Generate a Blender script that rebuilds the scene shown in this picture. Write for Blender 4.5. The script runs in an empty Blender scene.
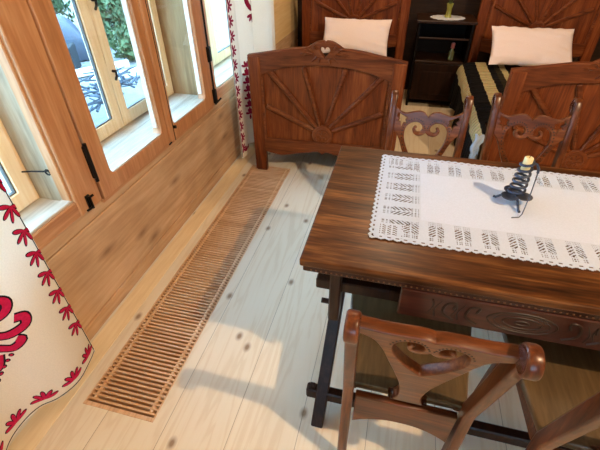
import bpy, bmesh, math, random
from mathutils import Vector, Matrix
random.seed(7)
C = bpy.context.scene.collection
PI = math.pi

# ------------------------------------------------------------------ helpers
def s2l(c):
    return tuple(((v/255.0)/12.92 if v/255.0 <= .04045 else ((v/255.0+.055)/1.055)**2.4) for v in c)

def link(o, parent=None):
    C.objects.link(o)
    if parent is not None:
        o.parent = parent
    return o

def obj(name, bm, mat, parent=None, smooth=False):
    me = bpy.data.meshes.new(name)
    bmesh.ops.recalc_face_normals(bm, faces=bm.faces)
    bm.to_mesh(me); bm.free()
    if isinstance(mat, (list, tuple)):
        for m in mat: me.materials.append(m)
    else:
        me.materials.append(mat)
    if smooth:
        for p in me.polygons: p.use_smooth = True
        try:
            me.set_sharp_from_angle(angle=math.radians(smooth if smooth is not True else 40))
        except Exception:
            pass
    return link(bpy.data.objects.new(name, me), parent)

def thing(name, label, cat, loc=(0, 0, 0), rotz=0, group=None):
    o = bpy.data.objects.new(name, None); C.objects.link(o)
    o.empty_display_size = .1
    o.location = loc; o.rotation_euler = (0, 0, rotz)
    o['label'] = label; o['category'] = cat
    if group: o['group'] = group
    return o

def tag(o, label, cat, group=None):
    o['label'] = label; o['category'] = cat
    if group: o['group'] = group
    return o

def struct(o):
    o['kind'] = 'structure'
    return o

def dup(root, loc, rotz, label, group=None):
    r = root.copy(); C.objects.link(r); r.location = loc; r.rotation_euler = (0, 0, rotz)
    r['label'] = label
    if group: r['group'] = group
    def rec(src, dst):
        for ch in list(src.children):
            c = ch.copy(); C.objects.link(c); c.parent = dst
            c.matrix_parent_inverse = ch.matrix_parent_inverse.copy()
            rec(ch, c)
    rec(root, r)
    return r

def merge(bm, tmp, M=None):
    if M is not None: bmesh.ops.transform(tmp, matrix=M, verts=tmp.verts)
    me = bpy.data.meshes.new('tmp'); tmp.to_mesh(me); tmp.free()
    bm.from_mesh(me); bpy.data.meshes.remove(me)

def box(bm, lo, hi, bev=.003, M=None, seg=1):
    t = bmesh.new()
    bmesh.ops.create_cube(t, size=1)
    s = [hi[i]-lo[i] for i in range(3)]; c = [(hi[i]+lo[i])/2 for i in range(3)]
    bmesh.ops.scale(t, vec=s, verts=t.verts); bmesh.ops.translate(t, vec=c, verts=t.verts)
    bev = min(bev, min(abs(v) for v in s)*.45)
    if bev > 0:
        bmesh.ops.bevel(t, geom=t.edges[:], offset=bev, segments=seg, profile=.5, affect='EDGES')
    merge(bm, t, M)
    return bm

def BX(lo, hi, bev=.003, seg=1):
    return box(bmesh.new(), lo, hi, bev, None, seg)

def bar(bm, p0, p1, w, d, side=(1, 0, 0), bev=.003, w1=None, d1=None):
    """square bar from p0 to p1; w along side, d across; may taper"""
    p0, p1 = Vector(p0), Vector(p1)
    a = (p1-p0); L = a.length; a.normalize()
    s = Vector(side); s = (s-a*s.dot(a)).normalized(); n = a.cross(s)
    t = bmesh.new(); bmesh.ops.create_cube(t, size=1)
    w1 = w if w1 is None else w1; d1 = d if d1 is None else d1
    for v in t.verts:
        k = v.co.z+.5
        v.co = Vector((v.co.x*(w+(w1-w)*k), v.co.y*(d+(d1-d)*k), v.co.z*L))
    if bev: bmesh.ops.bevel(t, geom=t.edges[:], offset=bev, segments=1, profile=.5, affect='EDGES')
    M = Matrix((( s.x, n.x, a.x, (p0.x+p1.x)/2), (s.y, n.y, a.y, (p0.y+p1.y)/2), (s.z, n.z, a.z, (p0.z+p1.z)/2), (0, 0, 0, 1)))
    merge(bm, t, M)
    return bm

def tube(bm, pts, r, n=8, closed=False, r1=None):
    pts = [Vector(p) for p in pts]; N = len(pts); rings = []
    prev = None
    for i, p in enumerate(pts):
        if closed: tg = pts[(i+1) % N]-pts[i-1]
        else: tg = pts[min(i+1, N-1)]-pts[max(i-1, 0)]
        tg.normalize()
        if prev is None:
            prev = tg.orthogonal().normalized()
        prev = (prev-tg*prev.dot(tg))
        if prev.length < 1e-6: prev = tg.orthogonal()
        prev.normalize(); b = tg.cross(prev)
        rr = r if r1 is None else r+(r1-r)*i/(N-1)
        rings.append([bm.verts.new(p+prev*math.cos(2*PI*k/n)*rr+b*math.sin(2*PI*k/n)*rr) for k in range(n)])
    M = N if closed else N-1
    for i in range(M):
        A, B = rings[i], rings[(i+1) % N]
        for k in range(n):
            bm.faces.new((A[k], A[(k+1) % n], B[(k+1) % n], B[k]))
    if not closed:
        bm.faces.new(rings[0][::-1]); bm.faces.new(rings[-1])
    return bm

def lathe(bm, prof, c=(0, 0, 0), n=20):
    rings = []
    for r, z in prof:
        rings.append([bm.verts.new((c[0]+r*math.cos(2*PI*k/n), c[1]+r*math.sin(2*PI*k/n), c[2]+z)) for k in range(n)])
    for A, B in zip(rings, rings[1:]):
        for k in range(n):
            bm.faces.new((A[k], A[(k+1) % n], B[(k+1) % n], B[k]))
    bm.faces.new(rings[0][::-1]); bm.faces.new(rings[-1])
    return bm

def cr(pts, n=5, closed=True):
    """Catmull-Rom through points"""
    P = [Vector(p) for p in pts]; N = len(P); out = []
    rng = range(N) if closed else range(N-1)
    for i in rng:
        if closed: a, b, c, d = P[i-1], P[i], P[(i+1) % N], P[(i+2) % N]
        else: a, b, c, d = P[max(i-1, 0)], P[i], P[i+1], P[min(i+2, N-1)]
        for k in range(n):
            t = k/n
            out.append(.5*((2*b)+(c-a)*t+(2*a-5*b+4*c-d)*t*t+(3*b-a-3*c+d)*t**3))
    if not closed: out.append(P[-1])
    return out

def sections(*secs):
    """closed outline of smooth runs that meet in sharp corners"""
    out = []
    for s in secs:
        if len(s) > 2: q = cr(s, 5, False)
        else: q = [Vector(p) for p in s]
        out += [v for v in q if not out or (v-out[-1]).length > 1e-5]
    if (out[0]-out[-1]).length < 1e-5: out.pop()
    return out

def plate(bm, outline, holes=(), thick=.02, bev=.002, M=None):
    """flat board in local XY with true cut-outs, thickness along local Z (centred)"""
    cu = bpy.data.curves.new('plate', 'CURVE'); cu.dimensions = '2D'; cu.fill_mode = 'BOTH'
    for loop in [outline]+list(holes):
        sp = cu.splines.new('POLY'); sp.points.add(len(loop)-1)
        for p, q in zip(sp.points, loop): p.co = (q[0], q[1], 0, 1)
        sp.use_cyclic_u = True
    cu.extrude = max(thick/2-bev, .0002); cu.bevel_depth = bev; cu.bevel_resolution = 1; cu.offset = -bev
    o = bpy.data.objects.new('plate', cu); C.objects.link(o)
    dg = bpy.context.evaluated_depsgraph_get(); dg.update()
    me = bpy.data.meshes.new_from_object(o.evaluated_get(dg))
    bpy.data.objects.remove(o); bpy.data.curves.remove(cu)
    if M is not None: me.transform(M)
    bm.from_mesh(me); bpy.data.meshes.remove(me)
    bmesh.ops.remove_doubles(bm, verts=bm.verts, dist=1e-5)
    return bm

def rrect(x0, y0, x1, y1, r, n=5):
    out = []
    for cx, cy, a in ((x1-r, y0+r, -90), (x1-r, y1-r, 0), (x0+r, y1-r, 90), (x0+r, y0+r, 180)):
        for k in range(n+1):
            t = math.radians(a+90*k/n); out.append((cx+r*math.cos(t), cy+r*math.sin(t)))
    return out

XZ = Matrix(((1, 0, 0, 0), (0, 0, -1, 0), (0, 1, 0, 0), (0, 0, 0, 1)))     # local x->X, y->Z, z->-Y
YZ = Matrix(((0, 0, 1, 0), (1, 0, 0, 0), (0, 1, 0, 0), (0, 0, 0, 1)))      # local x->Y, y->Z, z->X
def T(x, y, z): return Matrix.Translation((x, y, z))

# ------------------------------------------------------------------ materials
def nodes(name):
    m = bpy.data.materials.new(name); m.use_nodes = True
    nt = m.node_tree; b = nt.nodes['Principled BSDF']
    return m, nt, b

def ramp(nt, stops):
    r = nt.nodes.new('ShaderNodeValToRGB')
    e = r.color_ramp.elements
    e[0].position, e[0].color = stops[0][0], (*stops[0][1], 1)
    e[1].position, e[1].color = stops[-1][0], (*stops[-1][1], 1)
    for p, c in stops[1:-1]:
        k = e.new(p); k.color = (*c, 1)
    return r

def wood(name, dark, mid, light, axis='X', rough=.4, scale=1.0, bump=.15, spec=.5, coat=0, blotch=0.0, knots=0):
    m, nt, b = nodes(name); L = nt.links
    tc = nt.nodes.new('ShaderNodeTexCoord'); mp = nt.nodes.new('ShaderNodeMapping')
    s = {'X': (1.2, 14, 14), 'Y': (14, 1.2, 14), 'Z': (14, 14, 1.2)}[axis]
    mp.inputs['Scale'].default_value = [v*scale for v in s]
    L.new(tc.outputs['Object'], mp.inputs['Vector'])
    n1 = nt.nodes.new('ShaderNodeTexNoise'); n1.inputs['Scale'].default_value = 1.4; n1.inputs['Detail'].default_value = 6
    n1.inputs['Roughness'].default_value = .6; n1.inputs['Distortion'].default_value = .8
    L.new(mp.outputs[0], n1.inputs['Vector'])
    n2 = nt.nodes.new('ShaderNodeTexNoise'); n2.inputs['Scale'].default_value = 9; n2.inputs['Detail'].default_value = 3
    L.new(mp.outputs[0], n2.inputs['Vector'])
    mx = nt.nodes.new('ShaderNodeMix'); mx.inputs[0].default_value = .35
    L.new(n1.outputs['Fac'], mx.inputs[2]); L.new(n2.outputs['Fac'], mx.inputs[3])
    r = ramp(nt, [(.33, s2l(dark)), (.5, s2l(mid)), (.66, s2l(light))])
    L.new(mx.outputs[0], r.inputs[0])
    out = r.outputs[0]
    if blotch:
        n3 = nt.nodes.new('ShaderNodeTexNoise'); n3.inputs['Scale'].default_value = 3.0; n3.inputs['Detail'].default_value = 4
        L.new(tc.outputs['Object'], n3.inputs['Vector'])
        r3 = ramp(nt, [(.35, (1-blotch,)*3), (.62, (1, 1, 1))]); L.new(n3.outputs['Fac'], r3.inputs[0])
        mm = nt.nodes.new('ShaderNodeMix'); mm.data_type = 'RGBA'; mm.blend_type = 'MULTIPLY'; mm.inputs[0].default_value = 1
        L.new(out, mm.inputs[6]); L.new(r3.outputs[0], mm.inputs[7]); out = mm.outputs[2]
    if knots:
        sk = nt.nodes.new('ShaderNodeSeparateXYZ'); L.new(tc.outputs['Object'], sk.inputs[0])
        mk = nt.nodes.new('ShaderNodeCombineXYZ'); L.new(sk.outputs[1], mk.inputs[0]); L.new(sk.outputs[2], mk.inputs[1])
        mp2 = nt.nodes.new('ShaderNodeMapping'); mp2.inputs['Scale'].default_value = (1.5, 3.6, 1); L.new(mk.outputs[0], mp2.inputs['Vector'])
        vo = nt.nodes.new('ShaderNodeTexVoronoi'); vo.voronoi_dimensions = '2D'; vo.inputs['Scale'].default_value = 1.0
        L.new(mp2.outputs[0], vo.inputs['Vector'])
        rk = ramp(nt, [(.02, (.6, .6, .6)), (.06, (.3, .3, .3)), (.12, (0, 0, 0))]); L.new(vo.outputs['Distance'], rk.inputs[0])
        mk2 = nt.nodes.new('ShaderNodeMix'); mk2.data_type = 'RGBA'; L.new(rk.outputs[0], mk2.inputs[0])
        L.new(out, mk2.inputs[6]); mk2.inputs[7].default_value = (*s2l((104, 70, 44)), 1); out = mk2.outputs[2]
    L.new(out, b.inputs['Base Color'])
    b.inputs['Roughness'].default_value = rough
    b.inputs['Specular IOR Level'].default_value = spec
    b.inputs['Coat Weight'].default_value = coat; b.inputs['Coat Roughness'].default_value = .15
    bp = nt.nodes.new('ShaderNodeBump'); bp.inputs['Strength'].default_value = bump; bp.inputs['Distance'].default_value = .004
    L.new(mx.outputs[0], bp.inputs['Height']); L.new(bp.outputs[0], b.inputs['Normal'])
    return m

def plain(name, col, rough=.6, metal=0, noise=.12, nscale=30, spec=.4, bump=0.0):
    m, nt, b = nodes(name); L = nt.links
    tc = nt.nodes.new('ShaderNodeTexCoord')
    n = nt.nodes.new('ShaderNodeTexNoise'); n.inputs['Scale'].default_value = nscale; n.inputs['Detail'].default_value = 4
    L.new(tc.outputs['Object'], n.inputs['Vector'])
    c = s2l(col)
    r = ramp(nt, [(.3, tuple(v*(1-noise) for v in c)), (.7, tuple(min(1, v*(1+noise)) for v in c))])
    L.new(n.outputs['Fac'], r.inputs[0]); L.new(r.outputs[0], b.inputs['Base Color'])
    b.inputs['Roughness'].default_value = rough; b.inputs['Metallic'].default_value = metal
    b.inputs['Specular IOR Level'].default_value = spec
    if bump:
        bp = nt.nodes.new('ShaderNodeBump'); bp.inputs['Strength'].default_value = bump; bp.inputs['Distance'].default_value = .003
        L.new(n.outputs['Fac'], bp.inputs['Height']); L.new(bp.outputs[0], b.inputs['Normal'])
    return m

def cloth_mat(name, col, trans=.25):
    m, nt, b = nodes(name); L = nt.links
    tc = nt.nodes.new('ShaderNodeTexCoord')
    w = nt.nodes.new('ShaderNodeTexNoise'); w.inputs['Scale'].default_value = 220; w.inputs['Detail'].default_value = 2
    L.new(tc.outputs['Object'], w.inputs['Vector'])
    c = s2l(col)
    r = ramp(nt, [(.3, tuple(v*.93 for v in c)), (.7, c)]); L.new(w.outputs['Fac'], r.inputs[0])
    L.new(r.outputs[0], b.inputs['Base Color']); b.inputs['Roughness'].default_value = .9
    b.inputs['Specular IOR Level'].default_value = .15
    if trans:
        tr = nt.nodes.new('ShaderNodeBsdfTranslucent'); L.new(r.outputs[0], tr.inputs['Color'])
        mx = nt.nodes.new('ShaderNodeMixShader'); mx.inputs[0].default_value = trans
        L.new(b.outputs[0], mx.inputs[1]); L.new(tr.outputs[0], mx.inputs[2])
        L.new(mx.outputs[0], nt.nodes['Material Output'].inputs['Surface'])
    bp = nt.nodes.new('ShaderNodeBump'); bp.inputs['Strength'].default_value = .12; bp.inputs['Distance'].default_value = .001
    L.new(w.outputs['Fac'], bp.inputs['Height']); L.new(bp.outputs[0], b.inputs['Normal'])
    return m

def glass_mat(name):
    m = bpy.data.materials.new(name); m.use_nodes = True; nt = m.node_tree
    nt.nodes.remove(nt.nodes['Principled BSDF'])
    t = nt.nodes.new('ShaderNodeBsdfTransparent'); t.inputs[0].default_value = (.96, .98, .98, 1)
    g = nt.nodes.new('ShaderNodeBsdfGlossy'); g.inputs['Roughness'].default_value = .02
    lw = nt.nodes.new('ShaderNodeLayerWeight'); lw.inputs[0].default_value = .5
    pw = nt.nodes.new('ShaderNodeMath'); pw.operation = 'POWER'; pw.inputs[1].default_value = 5
    nt.links.new(lw.outputs['Facing'], pw.inputs[0])
    f = nt.nodes.new('ShaderNodeMath'); f.operation = 'MULTIPLY_ADD'; f.inputs[1].default_value = .5; f.inputs[2].default_value = .03
    nt.links.new(pw.outputs[0], f.inputs[0])
    mx = nt.nodes.new('ShaderNodeMixShader')
    nt.links.new(f.outputs[0], mx.inputs[0]); nt.links.new(t.outputs[0], mx.inputs[1]); nt.links.new(g.outputs[0], mx.inputs[2])
    nt.links.new(mx.outputs[0], nt.nodes['Material Output'].inputs['Surface'])
    return m

def floor_mat(name):
    m, nt, b = nodes(name); L = nt.links
    def math_(op, a, bb=None):
        n = nt.nodes.new('ShaderNodeMath'); n.operation = op
        for i, v in enumerate((a, bb)):
            if v is None: continue
            if isinstance(v, (int, float)): n.inputs[i].default_value = v
            else: L.new(v, n.inputs[i])
        return n.outputs[0]
    tc = nt.nodes.new('ShaderNodeTexCoord'); sx = nt.nodes.new('ShaderNodeSeparateXYZ')
    L.new(tc.outputs['Object'], sx.inputs[0])
    q = math_('DIVIDE', math_('ADD', sx.outputs[0], 10.715), .245)
    idx = math_('FLOOR', q); fr = math_('FRACT', q)
    wn = nt.nodes.new('ShaderNodeTexWhiteNoise'); wn.noise_dimensions = '1D'; L.new(idx, wn.inputs['W'])
    cb = nt.nodes.new('ShaderNodeCombineXYZ')
    L.new(math_('MULTIPLY', sx.outputs[0], 11.0), cb.inputs[0])
    L.new(math_('ADD', math_('MULTIPLY', sx.outputs[1], .9), math_('MULTIPLY', idx, 7.3)), cb.inputs[1])
    L.new(math_('MULTIPLY', idx, 3.1), cb.inputs[2])
    # annual rings: distorted wave across the plank
    n1 = nt.nodes.new('ShaderNodeTexNoise'); n1.inputs['Scale'].default_value = 1.0; n1.inputs['Detail'].default_value = 5
    n1.inputs['Distortion'].default_value = .6; L.new(cb.outputs[0], n1.inputs['Vector'])
    ring = math_('SINE', math_('MULTIPLY', n1.outputs['Fac'], 46.0))
    ring = math_('MULTIPLY', math_('ADD', ring, 1.0), .5)
    r1 = ramp(nt, [(0, s2l((232, 221, 200))), (.6, s2l((227, 212, 186))), (1, s2l((208, 184, 148)))])
    L.new(ring, r1.inputs[0])
    r2 = ramp(nt, [(0, (.86, .84, .80)), (1, (1, 1, 1))]); L.new(wn.outputs['Value'], r2.inputs[0])
    m1 = nt.nodes.new('ShaderNodeMix'); m1.data_type = 'RGBA'; m1.blend_type = 'MULTIPLY'; m1.inputs[0].default_value = .8
    L.new(r1.outputs[0], m1.inputs[6]); L.new(r2.outputs[0], m1.inputs[7])
    # soften rings
    m0 = nt.nodes.new('ShaderNodeMix'); m0.data_type = 'RGBA'; m0.inputs[0].default_value = .66
    L.new(m1.outputs[2], m0.inputs[6]); m0.inputs[7].default_value = (*s2l((229, 216, 192)), 1)
    # knots
    cb2 = nt.nodes.new('ShaderNodeCombineXYZ')
    L.new(math_('MULTIPLY', sx.outputs[0], 4.0), cb2.inputs[0]); L.new(math_('MULTIPLY', sx.outputs[1], 2.6), cb2.inputs[1])
    vo = nt.nodes.new('ShaderNodeTexVoronoi'); vo.voronoi_dimensions = '2D'; vo.inputs['Scale'].default_value = 1.0; L.new(cb2.outputs[0], vo.inputs['Vector'])
    rk = ramp(nt, [(.025, (.85, .85, .85)), (.045, (.45, .45, .45)), (.08, (0, 0, 0))]); L.new(vo.outputs['Distance'], rk.inputs[0])
    m2 = nt.nodes.new('ShaderNodeMix'); m2.data_type = 'RGBA'
    L.new(rk.outputs[0], m2.inputs[0]); L.new(m0.outputs[2], m2.inputs[6]); m2.inputs[7].default_value = (*s2l((128, 96, 66)), 1)
    # joints between planks
    j = math_('LESS_THAN', fr, .008)
    m3 = nt.nodes.new('ShaderNodeMix'); m3.data_type = 'RGBA'
    L.new(math_('MULTIPLY', j, .7), m3.inputs[0]); L.new(m2.outputs[2], m3.inputs[6]); m3.inputs[7].default_value = (*s2l((110, 88, 60)), 1)
    L.new(m3.outputs[2], b.inputs['Base Color'])
    b.inputs['Roughness'].default_value = .5; b.inputs['Specular IOR Level'].default_value = .3
    return m

FLOOR = floor_mat('pale_pine_floor')
BORDER = wood('yellow_pine', (220, 192, 146), (232, 208, 164), (240, 220, 182), 'Y', .5, .7, .08)
WALLW = wood('aged_wall_wood', (176, 136, 98), (206, 166, 126), (222, 188, 152), 'Y', .55, .45, .12, blotch=.22, knots=1)
DARKWALL = wood('dark_far_wall', (30, 20, 14), (44, 29, 19), (58, 39, 26), 'X', .6, .5, .1, .2)
WALLB = wood('pale_wall_wood', (220, 184, 126), (236, 204, 146), (244, 216, 162), 'Y', .6, .4, .05)
FRAMEZ = wood('varnished_frame_z', (160, 106, 66), (186, 130, 86), (206, 156, 112), 'Z', .38, .7, .08)
FRAMEY = wood('varnished_frame_y', (160, 106, 66), (186, 130, 86), (206, 156, 112), 'Y', .38, .7, .08)
PINEZ = wood('pale_pine_z', (222, 186, 140), (238, 208, 166), (246, 222, 188), 'Z', .45, .6, .04)
PINEY = wood('pale_pine_y', (222, 186, 140), (238, 208, 166), (246, 222, 188), 'Y', .45, .6, .04)
REVEAL = wood('whitewashed_reveal', (142, 120, 94), (174, 154, 128), (194, 176, 152), 'Z', .7, .6, .15, blotch=.15)
TANREV = wood('tan_reveal', (132, 98, 62), (162, 126, 84), (184, 150, 106), 'Z', .7, .5, .1, blotch=.15)
SILL = wood('worn_white_sill', (158, 146, 130), (196, 184, 168), (216, 206, 192), 'Y', .6, .6, .1, blotch=.12)
PUTTY = plain('white_bead', (230, 226, 216), .6)
TABX = wood('table_oak_x', (38, 19, 9), (88, 50, 22), (140, 90, 46), 'X', .36, 1.0, .12, .25, .05, blotch=.35)
TABZ = wood('table_oak_z', (22, 12, 9), (40, 22, 15), (60, 36, 24), 'Z', .38, 1.0, .1, .3)
TABE = wood('table_edge_oak', (34, 13, 10), (56, 23, 17), (78, 37, 25), 'X', .3, 1.0, .08, .35, .15)
INLAY = plain('dark_inlay', (40, 23, 17), .5)
DENTIL = plain('dentil_pale', (118, 78, 54), .5)
CHX = wood('chair_oak_x', (54, 26, 10), (98, 50, 21), (140, 82, 40), 'X', .33, 1.1, .12, .35, .08)
CHZ = wood('chair_oak_z', (52, 24, 10), (92, 46, 20), (128, 72, 36), 'Z', .33, 1.1, .12, .35, .08)
CHS = wood('chair_seat_oak', (66, 48, 28), (91, 71, 45), (113, 90, 61), 'Y', .35, .8, .12, .5, .1, blotch=.2)
CHE = wood('chair_ear_oak', (58, 31, 27), (82, 48, 42), (104, 66, 58), 'Z', .25, 1.0, .05, .5, .4)
BEDX = wood('bed_oak_x', (66, 30, 13), (104, 52, 24), (134, 74, 37), 'X', .45, .8, .12, .15, 0)
BEDZ = wood('bed_oak_z', (72, 32, 13), (112, 54, 23), (140, 76, 36), 'Z', .45, .9, .12, .15, 0)
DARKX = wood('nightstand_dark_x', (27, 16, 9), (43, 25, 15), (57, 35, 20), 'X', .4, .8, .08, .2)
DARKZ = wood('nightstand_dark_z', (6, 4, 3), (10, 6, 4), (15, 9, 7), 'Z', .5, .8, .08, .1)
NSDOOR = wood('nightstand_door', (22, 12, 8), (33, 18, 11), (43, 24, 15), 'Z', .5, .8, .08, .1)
GRILLE = wood('grille_beech', (180, 138, 98), (204, 164, 124), (222, 186, 148), 'X', .45, 1.2, .05)
GRILLF = wood('grille_frame_beech', (184, 142, 102), (212, 172, 132), (226, 192, 156), 'Y', .45, 1.2, .05)
PIT = plain('dark_duct', (52, 36, 26), .9)
IRON = plain('black_iron', (24, 23, 24), .45, .6, .2, 60)
STEEL = plain('blue_grey_wrought_steel', (74, 82, 100), .4, .6, .3, 50)
WAX = plain('cream_wax', (232, 214, 160), .5, 0, .05)
LINEN = cloth_mat('white_linen', (216, 224, 238), .12)
LACE = cloth_mat('white_lace', (210, 218, 230), .15)
CURT = cloth_mat('cream_curtain', (240, 232, 216), .12)
RED = plain('crimson_embroidery', (190, 22, 74), .8, 0, .15, 120, .2)
REDD = plain('dark_crimson_embroidery', (140, 18, 56), .8, 0, .15, 120, .2)
BLK = plain('black_stitching', (26, 14, 26), .8, 0, .1, 120, .2)
PILLOW = cloth_mat('pink_white_pillow', (248, 234, 234), .1)
SHEET = cloth_mat('dark_mattress_ticking', (60, 52, 50), 0)
GLASS = glass_mat('window_glass')
WHITEW = plain('dim_plaster', (118, 112, 106), .8)
CEIL = wood('ceiling_boards', (92, 80, 68), (112, 100, 86), (128, 116, 102), 'Y', .6, .5, .1)

# ------------------------------------------------------------------ the room shell
WX = -1.195                      # inner face of the window wall
WO = -1.52                       # outer face
FARY, BACKY, RIGHTX, CEILZ = 4.62, -2.0, 3.3, 3.35
gx0, gx1, gy0, gy1 = -1.030, -.722, .545, 2.535

bm = bmesh.new()
box(bm, (-1.195, BACKY, -.1), (gx0, FARY, 0), 0)
box(bm, (gx1, BACKY, -.1), (RIGHTX, FARY, 0), 0)
box(bm, (gx0, BACKY, -.1), (gx1, gy0, 0), 0)
box(bm, (gx0, gy1, -.1), (gx1, FARY, 0), 0)
struct(obj('floor', bm, FLOOR))
bm = bmesh.new(); box(bm, (gx0-.02, gy0-.02, -.16), (gx1+.02, gy1+.02, -.10), 0)
struct(obj('trim_1', bm, PIT))
# yellow border board next to the wall
bm = BX((-1.180, BACKY, -.002), (gx0-.055, FARY, .003), .001)
struct(obj('trim_2', bm, BORDER))

bays = [(-.12, 1.03), (1.150, 2.310), (2.385, 3.54)]
ZB, ZT = .545, 2.08
bm = bmesh.new()
box(bm, (WX-.013, BACKY, .079), (WX, FARY, .482), .004)
box(bm, (WX-.013, BACKY, .489), (WX, FARY, .60), .004)
box(bm, (WO, BACKY, -.1), (WX-.0131, FARY, .599), 0)
wl = struct(obj('wall_left', bm, WALLW))
for lo, hi in (((WO, BACKY, .60), (WX, bays[0][0], 3.4)), ((WO, bays[2][1], .60), (WX, FARY, 3.4)), ((WO, bays[0][0], ZT+.02), (WX, bays[2][1], 3.4))):
    obj('upper_boards', BX(lo, hi, .001), WALLB, wl)
for a, b in ((bays[0][1], bays[1][0]), (bays[1][1], bays[2][0])):
    obj('pier', BX((WO, a, .60), (WX-.03, b, ZT+.02), .002), REVEAL if a < 1.1 else TANREV, wl)
bm = bmesh.new()
box(bm, (WX-.013, BACKY, 0), (WX+.001, FARY, .072), .004)
struct(obj('baseboard_left', bm, WALLW))

def wallbox(name, lo, hi, mat):
    return struct(obj(name, BX(lo, hi, 0), mat))
wallbox('wall_far', (WO, FARY, -.1), (RIGHTX+.1, FARY+.1, 3.4), DARKWALL)
wallbox('wall_right', (RIGHTX, BACKY, -.1), (RIGHTX+.1, FARY, 3.4), WHITEW)
bx0, bx1, bz0, bz1 = -.20, 1.20, .95, 1.95
bm = bmesh.new()
box(bm, (WO, BACKY-.1, -.1), (bx0, BACKY, 3.4), 0); box(bm, (bx1, BACKY-.1, -.1), (RIGHTX+.1, BACKY, 3.4), 0)
box(bm, (bx0, BACKY-.1, -.1), (bx1, BACKY, bz0), 0); box(bm, (bx0, BACKY-.1, bz1), (bx1, BACKY, 3.4), 0)
struct(obj('wall_back', bm, WHITEW))
wallbox('ceiling', (WO, BACKY, CEILZ), (RIGHTX, FARY, CEILZ+.1), CEIL)

# ------------------------------------------------------------------ windows
def win(n):
    o = bpy.data.objects.new('window_%d' % n, None); C.objects.link(o); o['kind'] = 'structure'
    return o
def sash_board(y0, y1, z0, z1, l, r, b, t, x0, x1, rad):
    bm = bmesh.new()
    plate(bm, [(y0, z0), (y1, z0), (y1, z1), (y0, z1)], [rrect(y0+l, z0+b, y1-r, z1-t, rad)], x1-x0, .003, T((x0+x1)/2, 0, 0) @ YZ)
    return bm
for i, (a, b) in enumerate(bays):
    w = win(i+1)
    # sill board between inner and outer window
    obj('sill', BX((WO+.04, a, .575), (WX-.035, b, .606), .002), SILL, w)
    # inner frame
    bm = bmesh.new()
    box(bm, (WX-.045, a-.002, ZB), (WX+.006, b+.002, .615), .004)
    if i != 1:
        obj('frame_rail', bm, FRAMEY, w)
        obj('worn_edge', BX((WX-.05, a, .612), (WX-.004, b, .626), .003), SILL, w)
    else: bm.free()
    # outer window
    y0, y1, ym = a+.0, b-.0, (a+b)/2
    xo0, xo1 = (-1.50, -1.445) if i else (-1.41, -1.355)
    bm = bmesh.new()
    plate(bm, [(y0, .58), (y1, .58), (y1, ZT+.02), (y0, ZT+.02)], [rrect(y0+.028, .62, y1-.028, ZT-.02, .004)], .06, .003, T(xo0+.01, 0, 0) @ YZ)
    obj('outer_frame', bm, PINEZ, w)
    for s0, s1 in ((y0+.02, ym+.002), (ym+.006, y1-.02)):
        sh = obj('outer_sash', sash_board(s0, s1, .616, ZT-.02, .062, .062, .065, .06, xo0+.02, xo1, .006), PINEZ, w)
        obj('pane', BX((xo0+.035, s0+.05, .66), (xo0+.039, s1-.05, ZT-.07), 0), GLASS, sh)
        bm = bmesh.new()
        for q in (s0+.0625, s1-.0685): box(bm, (xo0+.03, q, .6865), (xo1-.008, q+.006, ZT-.08), .001)
        box(bm, (xo0+.03, s0+.0625, .6815), (xo1-.008, s1-.0625, .687), .001)
        obj('glazing_seal', bm, plain('dark_grey_seal', (84, 82, 80), .6) if 'dark_grey_seal' not in bpy.data.materials else bpy.data.materials['dark_grey_seal'], sh)
    # turn handle on the outer meeting stile
    if i == 1:
        for z in (.90, 1.22):
            bm = bmesh.new()
            tube(bm, [(xo1-.004, ym+.035, z), (xo1+.022, ym+.035, z)], .007)
            tube(bm, [(xo1+.022, ym+.035, z+.006), (xo1+.022, ym+.030, z-.022), (xo1+.024, ym+.012, z-.036)], .006)
            obj('handle', bm, IRON, w)
w = win(4)
bm = bmesh.new(); bw = (bx1-bx0)/4
plate(bm, [(bx0, bz0), (bx1, bz0), (bx1, bz1), (bx0, bz1)], [rrect(bx0+bw*k+.05, bz0+.06, bx0+bw*(k+1)-.05, bz1-.06, .02) for k in range(4)], .05, .003, T(0, BACKY-.05, 0) @ XZ)
obj('frame', bm, FRAMEZ, w)
for k in range(4): obj('pane', BX((bx0+bw*k+.04, BACKY-.052, bz0+.05), (bx0+bw*(k+1)-.04, BACKY-.048, bz1-.05), 0), GLASS, w)
w2 = bpy.data.objects['window_2']
# posts of the inner frame (one each side of the middle bay)
for k, (a, b) in enumerate(((1.022, 1.152), (2.308, 2.392))):
    bm = BX((WX-.05, a, ZB), (WX+.012, b, ZT+.06), .004)
    obj('post', bm, FRAMEZ, w2)
bm = BX((WX-.045, 1.012, .62), (WX-.004, 1.023, ZT+.04), .003)
obj('rebate_strip', bm, FRAMEZ, w2)
bm = BX((WX-.04, 1.152, ZB-.02), (WX+.012, 2.308, ZB-.001), .003)
obj('bottom_rail', bm, FRAMEY, w2)
sx0, sx1 = WX-.032, WX+.02
for k, (s0, s1, l, r) in enumerate(((1.156, 1.728, .086, .052), (1.733, 2.306, .064, .098))):
    sh = obj('sash', sash_board(s0, s1, ZB+.002, ZT+.03, l, r, .072, .08, sx0, sx1, .035), FRAMEZ, w2)
    obj('pane', BX((WX-.012, s0+l-.012, ZB+.06), (WX-.009, s1-r+.012, ZT-.04), 0), GLASS, sh)
    bm = bmesh.new()
    box(bm, (sx0+.004, s0+l+.012, ZB+.0745), (sx1-.002, s1-r-.012, ZB+.083), .002)
    obj('worn_bead', bm, SILL, sh)
    for q in (s0+l-.001, s1-r-.007): obj('glazing_bead', BX((WX-.026, q, ZB+.11), (WX+.0, q+.008, ZT-.05), .002), PUTTY, sh)
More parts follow.
